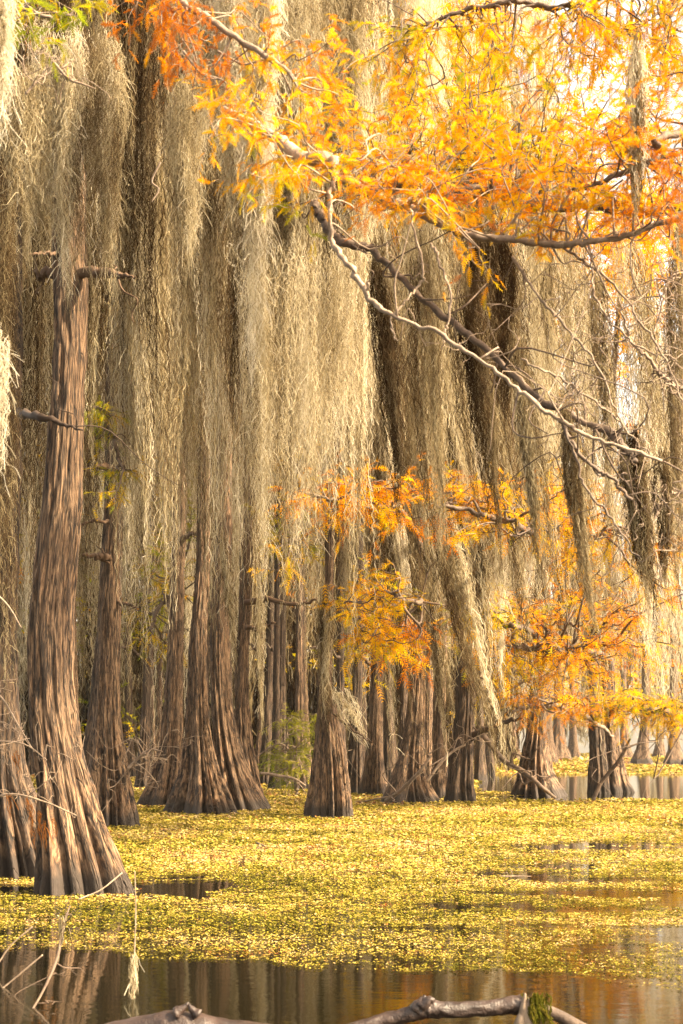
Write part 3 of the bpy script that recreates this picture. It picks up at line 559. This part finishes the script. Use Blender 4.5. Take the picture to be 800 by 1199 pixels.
# the far wood, one mass
def woods(label,spec,mat,leaf):
    g=Geo()
    for u0,u1,d0,d1,z0,z1,cnt,n,wd,tone in spec:
        for k in range(cnt):
            d=RNG.uniform(d0,d1); u=RNG.uniform(u0,u1); zt=RNG.uniform(z0,z1); x=(u-U0)/F*d; L=RNG.uniform(.35,.9)*zt if z1>16 else zt-.1
            strands(g,[x,d,zt],[x+L*.02,d,max(.05,zt-L)],wd,n,.0013*d,.55,.12,float(np.clip(tone+RNG.normal(0,.12),0,1)),fuzz=.2,taper=.8)
    o=link('background_woods',g.mesh('background_woods',mat),None,None,label,None,None,'stuff')
    g=Geo()
    for u0,u1,d0,d1,z0,z1,cnt,n,wd,tone in leaf:
        m=cnt; d=RNG.uniform(d0,d1,m); u=RNG.uniform(u0,u1,m); cx=(u-U0)/F*d; cz=RNG.uniform(z0,z1,m)
        i=RNG.integers(0,m,m*n); o_=np.stack([cx[i],d[i],cz[i]],1)+RNG.normal(0,1,(m*n,3))*[wd,wd,wd*.35]; o_[:,2]=o_[:,2].clip(.3)
        dr=RNG.normal(0,1,(m*n,3))*[1,1,.4]; dr/=np.linalg.norm(dr,axis=1)[:,None]
        fronds(g,o_,dr,.0075*d[i]*RNG.uniform(.6,1.3,m*n),tone+RNG.normal(0,.13,m*n)+RNG.normal(0,.12,m)[i],4,.2,.25)
    link('background_foliage',g.mesh('background_foliage',LEAF),None,None,'scattered yellow and orange leaves of the '+label.split(' ',1)[1],None,None,'stuff')
woods('dim brown woods closing the grove behind the last trunks',[(-350,600,88,125,8,30,260,60,1.3,.46),(-350,600,80,100,2,8,90,50,1.2,.18),(-150,590,70,88,3,15,150,60,1.0,.16),(-250,580,84,96,1.5,6,160,60,1.1,.12)],MOSS,  # tall woods toned up as glow, low woods toned down as shade
  [(-300,600,45,85,9,26,80,34,1.2,.24),(-100,560,60,90,1.5,10,44,22,1.0,.18)])
woods('pale hazy woods across the open water',[(540,1000,170,260,6,24,150,40,2.4,.66)],MOSS,
  [(560,1000,60,130,8,28,60,30,1.5,.5),(560,1000,140,230,6,20,60,26,2.4,.45)])
# trailing moss on the trunks' lower parts and dry wisps
for lab,u,v0,v1,w,d,lean,tone,n in [
 ('moss tuft clinging to the neck of the bottle shaped cypress',383,700,850,26,29.6,.0,.5,160),
 ('curved moss strand trailing off the bottle shaped cypress',400,810,880,26,29.3,.5,.6,70),
 ('thin moss tail hanging in front of the narrow clump trunk',303,700,850,10,31,.02,.62,60),
 ('thin moss rope hanging in front of the broadest clump trunk',262,640,790,14,30.5,.1,.6,80),
 ('moss tail between the slim cypress and the upright one',505,690,880,20,35,.1,.42,110),
 ('moss beard on the limb of the skirted cypress',582,790,880,26,40,.0,.4,110),
 ('moss beard high on the pair of trunks in open water',700,730,830,40,43,.0,.42,150),
 ('moss beard high on the wide skirted cypress',632,700,850,40,41,.0,.42,160)]:
    hank(lab,'thin moss tails low among the trunks',u,v0,v1,w,d,lean,tone,n)

# ================================================================== DEAD WOOD AND SMALL THINGS
def dead(name,label,cat,pts,mat,forks,sides=8,rough=.15,fl=(.15,.5),group=None):
    W=np.array([[*P(u,v,d),hw*d/F] for u,v,d,hw in pts]); loc=W[0,:3].copy(); c=catmull(W,8*len(pts)); g=Geo()
    tube(g,c[:,:3],c[:,3].clip(.002),sides,.5,rough,7)
    o=link(name,g.mesh(name,mat,loc,True),None,loc,label,cat,group)
    for k in range(forks):
        i=int(RNG.integers(2,len(c)-1)); L=RNG.uniform(*fl)*pts[0][2]/15
        e=c[i,:3]+np.array([RNG.normal(0,.8),RNG.normal(0,.5),RNG.normal(.15,.6)])*L; e[2]=max(e[2],.02)
        p=twig_paths(c[i,:3],e,.22); gg=Geo(); tube(gg,p,np.linspace(max(.003,c[i,3]*.5),.002*pts[0][2]/12,len(p)),5)
        for _ in range(2):
            j=int(RNG.integers(3,len(p)-1)); e2=p[j]+RNG.normal(0,.3,3)*L; q=twig_paths(p[j],e2,.2,4); tube(gg,q,np.linspace(.003*pts[0][2]/12,.0015*pts[0][2]/12,len(q)),4)
        link('twig',gg.mesh('twig',mat,loc,True),o)
    return o
dead('fallen_branch','dark dead branch slanting into the water right of the grove','branch',[(565,860,36,3),(590,890,36,3.2),(615,905,35.5,3),(635,922,35,2.6),(650,934,36,1.6)],TW_DARK,5)
dead('fallen_branch','dark bare branch leaning in front of the pair of trunks','branch',[(694,938,38.5,2.5),(705,915,38.5,2.4),(725,890,38.3,2.2),(738,865,38,1.2)],TW_DARK,3)
dead('fallen_branch','low bare branch leaning on the foot of the upright cypress','branch',[(452,938,37,2.6),(470,925,36.5,2.4),(490,905,36,2),(505,885,36,1.4)],TW_MID,5)
dead('dead_twigs','spray of pale dead twigs beside the very dark stout cypress','twigs',[(500,915,36,1.6),(515,895,36,1.8),(530,880,36,1.5),(545,872,36,1.1)],TW_PALE,9)
dead('fallen_branch','pale fallen branch lying in the weed left of the lime sapling','branch',[(305,905,40,1.5),(325,908,40,1.9),(345,912,40,1.6),(358,920,40,1)],TW_PALE,2)
dead('dead_twigs','tangle of dry twigs beside the deeply fluted cypress','twigs',[(150,900,26.5,1.8),(162,888,26.5,1.8),(176,878,26.4,1.2),(190,880,26.3,1)],TW_MID,12)
dead('dead_twigs','pale curling twigs tangled on the limb over the skirted cypress','twigs',[(590,812,40,2),(620,795,39.5,1.8),(650,790,39.5,1.5),(680,800,39,1)],TW_PALE,12)
for lab,pp in [('upper spray of dry curling twigs at the left edge',[(-30,800,12.5,1.5),(0,815,12.4,1.3),(22,850,12.3,1),(40,880,12.3,.7)]),('middle spray of dry curling twigs at the left edge',[(-30,870,12.3,1.4),(0,868,12.2,1.2),(30,872,12.2,1),(55,890,12.2,.7)]),('lowest dry twig reaching across the base of the leaning cypress',[(-30,945,12.6,1.6),(10,930,12.5,1.4),(50,938,12.5,1.2),(90,955,12.5,.8)])]:
    dead('dead_twigs',lab,'twigs',pp,TW_MID,8)
dead('bare_branch','single bare twig slanting up across the leaning trunk','branch',[(-10,690,12.6,1.2),(10,710,12.6,1.2),(25,735,12.6,.8)],TW_PALE,1)
g=Geo()
for u,v,l in [(36,942,50),(44,950,40),(30,935,25),(52,962,42),(18,880,30),(10,930,35),(60,960,22)]:
    strands(g,P(u,v,12.3),P(u+4,v+l,12.3),.022,9,.007,.05,.02,.97,taper=.5,locks=3)
loc=P(40,940,12.3); link('dead_foliage',g.mesh('dead_foliage',DEADL,loc),None,loc,'rusty dried leaves dangling in front of the leaning cypress base','dead leaves')
for lab,pp in [('star of pale crossing twigs among the upper left moss clumps',[(62,72,9.3,1.6),(80,92,9.3,1.6),(96,98,9.3,1.2),(112,104,9.3,.7)]),('grey crooked twigs left of the star of pale twigs',[(30,110,9.3,1.4),(48,92,9.3,1.4),(66,82,9.3,1),(84,76,9.3,.6)]),('pale zigzag twig caught in the curtain moss',[(188,190,13,1.2),(178,212,13,1.1),(186,222,13,1.1),(178,236,13,.7)]),('thin pale twigs crossing the whitish moss at the top',[(255,60,10,1.4),(285,75,10,1.3),(310,70,10,1),(335,85,10,.7)]),('tangled bare twigs under the orange fan at the top',[(215,60,10.4,1.6),(235,85,10.3,1.4),(262,95,10.3,1.1),(280,120,10.3,.7)])]:
    dead('dead_twigs',lab,'twigs',pp,TW_PALE if 'pale' in lab else TW_MID,0 if 'zigzag' in lab else 7,fl=(.15,.6))
for lab,pp in [('small dry stick floating on the weed below the bottle shaped cypress',[(300,990,22,.9),(307,996,21.5,.9),(312,1003,21,.5)]),('short dark stick lying on the weed at the middle right',[(585,1032,16.4,.9),(600,1029,16.4,.9),(622,1031,16.4,.5)])]:
    pp=[(u,water_v(d)-2,d,r) for u,v,d,r in pp]; dead('floating_stick',lab,'stick',pp,TW_MID,1,fl=(.1,.2))
# twigs standing in the near water
dead('bare_branch','forked dark twig rising out of the near water at lower left','branch',[(28,1198,8.2,1.2),(48,1165,8.4,1.5),(66,1125,8.6,1.9),(74,1085,8.7,2),(82,1060,8.8,.8)],TW_DARK,4,fl=(.2,.45))
dead('bare_branch','pale thin stick slanting out of the water at the left edge','branch',[(0,1160,9,1),(24,1140,9,.9),(50,1118,9,1)],TW_PALE,0)
dead('bare_branch','pale thin stick beside the left edge above the weed line','branch',[(-6,1135,9.6,.9),(12,1108,9.6,.8),(38,1085,9.6,.8)],TW_PALE,0)
dead('bare_branch','pale stick leaning from the weed to the trunk base','branch',[(92,1053,13,1),(118,1042,13.1,.9),(143,1022,13.2,.9)],TW_PALE,0)
dead('hanging_vine','thin pale strand hanging straight down in front of the dark water gap','vine',[(158,1020,8.6,.5),(159,1070,8.6,.7),(157,1130,8.6,.7),(156,1160,8.6,.6)],TW_PALE,0)
hank('small frayed moss tuft at the end of the hanging pale strand','thin moss tails low among the trunks',156,1120,1188,10,8.6,0,.6,40,curl=.012)
hank('little moss scrap caught on the forked twig in the near water','thin moss tails low among the trunks',71,1075,1110,10,8.65,0,.5,34,curl=.012)

# the driftwood in the foreground
def lathe_along(g,path,rad,sides,seed,amp=.1):
    tube(g,path,rad,sides,.5,amp,seed)
loc=P(215,1190,7.5); loc[2]=0
lg=Geo(); c=catmull([[*P(80,1222,7.5),.05],[*P(130,1209,7.5),.06],[*P(175,1203,7.5),.08],[*P(212,1202,7.5),.10],[*P(262,1210,7.5),.09],[*P(330,1218,7.5),.09],[*P(400,1228,7.5),.08]],70)
tube(lg,c[:,:3],c[:,3]*.9,20,.5,.08,4)
log=link('driftwood_log',lg.mesh('driftwood_log',LOGM,loc,True),None,loc,'pale weathered driftwood hump with a broken knot at the bottom edge','log')
kg=Geo(); tube(kg,catmull([P(205,1186,7.45),P(214,1181,7.45),P(221,1174,7.45)],8),np.linspace(.035,.006,8),8,.5,.3,3); tube(kg,catmull([P(232,1188,7.45),P(224,1181,7.45),P(221,1175,7.45)],8),np.linspace(.03,.006,8),8,.5,.3,5)
link('broken_knot',kg.mesh('broken_knot',LOGM,loc,True),log)
loc=P(500,1190,7.75); loc[2]=0
lg=Geo(); W=np.array([[*P(u,v,d),r*d/F] for u,v,d,r in [(350,1222,7.7,7),(400,1206,7.72,9),(450,1193,7.75,10.5),(482,1184,7.75,12),(500,1178,7.75,14),(522,1180,7.75,11.5),(570,1178,7.78,11.5),(605,1173,7.8,12.5),(617,1176,7.8,13)]]); c=catmull(W,90)
c[:,2]-=.012; tube(lg,c[:,:3],c[:,3]*.82,24,.5,.16,9)
log=link('driftwood_log',lg.mesh('driftwood_log',LOGM,loc,True),None,loc,'wet brown driftwood limb with a green moss tuft on its broken end','log')
kg=Geo(); tube(kg,catmull([P(485,1183,7.72),P(494,1172,7.72),P(498,1166,7.72)],8),np.linspace(.04,.008,8),10,.5,.3,3); tube(kg,catmull([P(494,1178,7.72),P(503,1171,7.70),P(508,1172,7.69)],8),np.linspace(.04,.015,8),8,.5,.3,8)
link('knot',kg.mesh('knot',LOGM,loc,True),log)
kg=Geo()
for du,dv,h in [(612,1180,-24),(616,1186,-22),(619,1190,-20),(609,1190,-12)]: tube(kg,catmull([P(du,dv+14,7.76),P(du+1,dv,7.74),P(du+3,dv+h*.7,7.74)],8),np.linspace(.035,.006,8),6,.5,.3,int(du))
link('splinter',kg.mesh('splinter',TW_MID,loc,True),log)
kg=Geo()
for k in range(26):
    a=P(RNG.uniform(614,640),RNG.uniform(1164,1184),7.76+RNG.normal(0,.03)); strands(kg,a,a+[RNG.normal(.03,.02),0,-.13],.02,26,.005,.015,.006,.5,taper=.8,locks=3)
link('moss_tuft',kg.mesh('moss_tuft',GREENMOSS,loc),log)
kg=Geo(); tube(kg,catmull([P(600,1180,7.84),P(632,1182,7.82),P(655,1190,7.8),P(690,1208,7.75)],20),np.linspace(.045,.03,20),12,.5,.1,3)
link('branch_stub',kg.mesh('branch_stub',TW_DARK,loc,True),log)

# the air
hv=[];
m,nt=new_mat('haze_air'); pv=nt.nodes.new('ShaderNodeVolumePrincipled'); pv.inputs['Density'].default_value=HAZE; pv.inputs['Color'].default_value=(.95,.9,.82,1); pv.inputs['Anisotropy'].default_value=.3
o=nt.nodes.new('ShaderNodeOutputMaterial'); nt.links.new(pv.outputs[0],o.inputs['Volume'])
X,Y0,Y1,Z0,Z1=1000.,-70.,1600.,-1.5,60.
v=np.array([[-X,Y0,Z0],[X,Y0,Z0],[X,Y1,Z0],[-X,Y1,Z0],[-X,Y0,Z1],[X,Y0,Z1],[X,Y1,Z1],[-X,Y1,Z1]])
link('haze',mesh_np('haze',v,np.array([[0,3,2,1],[4,5,6,7],[0,1,5,4],[1,2,6,5],[2,3,7,6],[3,0,4,7]]),m),kind='stuff')
# ================================================================== SKY, SUN, CAMERA
SUN_EL,SUN_AZ=math.radians(38),math.radians(110)      # azimuth clockwise from +Y (north)
sc=bpy.context.scene
w=bpy.data.worlds.new('World'); sc.world=w; w.use_nodes=True; nt=w.node_tree; nt.nodes.clear()
sk=nt.nodes.new('ShaderNodeTexSky'); sk.sky_type='NISHITA'; sk.sun_disc=False; sk.sun_elevation=SUN_EL; sk.sun_rotation=SUN_AZ; sk.dust_density=4.0; sk.air_density=1.0; sk.ozone_density=1.0
bg=nt.nodes.new('ShaderNodeBackground'); bg.inputs[1].default_value=.125; o=nt.nodes.new('ShaderNodeOutputWorld')
hs=N(nt,'ShaderNodeHueSaturation',Saturation=.45,Value=1.35); nt.links.new(sk.outputs[0],hs.inputs['Color']); nt.links.new(hs.outputs[0],bg.inputs[0]); nt.links.new(bg.outputs[0],o.inputs[0])
sl=bpy.data.lights.new('sun','SUN'); sl.energy=5.0; sl.angle=math.radians(1.5); sl.color=(1,.90,.74)
so=bpy.data.objects.new('sun',sl); C.objects.link(so)
dirv=Vector((math.sin(SUN_AZ)*math.cos(SUN_EL),math.cos(SUN_AZ)*math.cos(SUN_EL),math.sin(SUN_EL)))
so.rotation_euler=dirv.to_track_quat('Z','Y').to_euler(); so.location=(20,-20,30)
cam=bpy.data.cameras.new('camera'); co=bpy.data.objects.new('camera',cam); C.objects.link(co); sc.camera=co
co.location=(0,0,CAM_H); co.rotation_euler=(math.pi/2,0,0)
cam.sensor_fit='VERTICAL'; cam.sensor_height=36; cam.lens=F/1199*36; cam.shift_y=(V0-599.5)/1199; cam.clip_start=.1; cam.clip_end=3000
cam.dof.use_dof=True; cam.dof.focus_distance=18; cam.dof.aperture_fstop=4.0
vs=sc.view_settings; vs.view_transform='Standard'; vs.look='None'; vs.exposure=1.95; vs.gamma=1; vs.use_curve_mapping=False
vs.use_white_balance=True; vs.white_balance_temperature=8600; vs.white_balance_tint=10
sc.cycles.max_bounces=6; sc.cycles.diffuse_bounces=4; sc.cycles.glossy_bounces=3; sc.cycles.transmission_bounces=3
sc.cycles.use_denoising=True
try: sc.cycles.denoiser='OPENIMAGEDENOISE'
except Exception: pass
tot=sum(len(o.data.polygons) for o in sc.objects if o.type=='MESH'); print('FACES',tot,'OBJECTS',len(sc.objects))
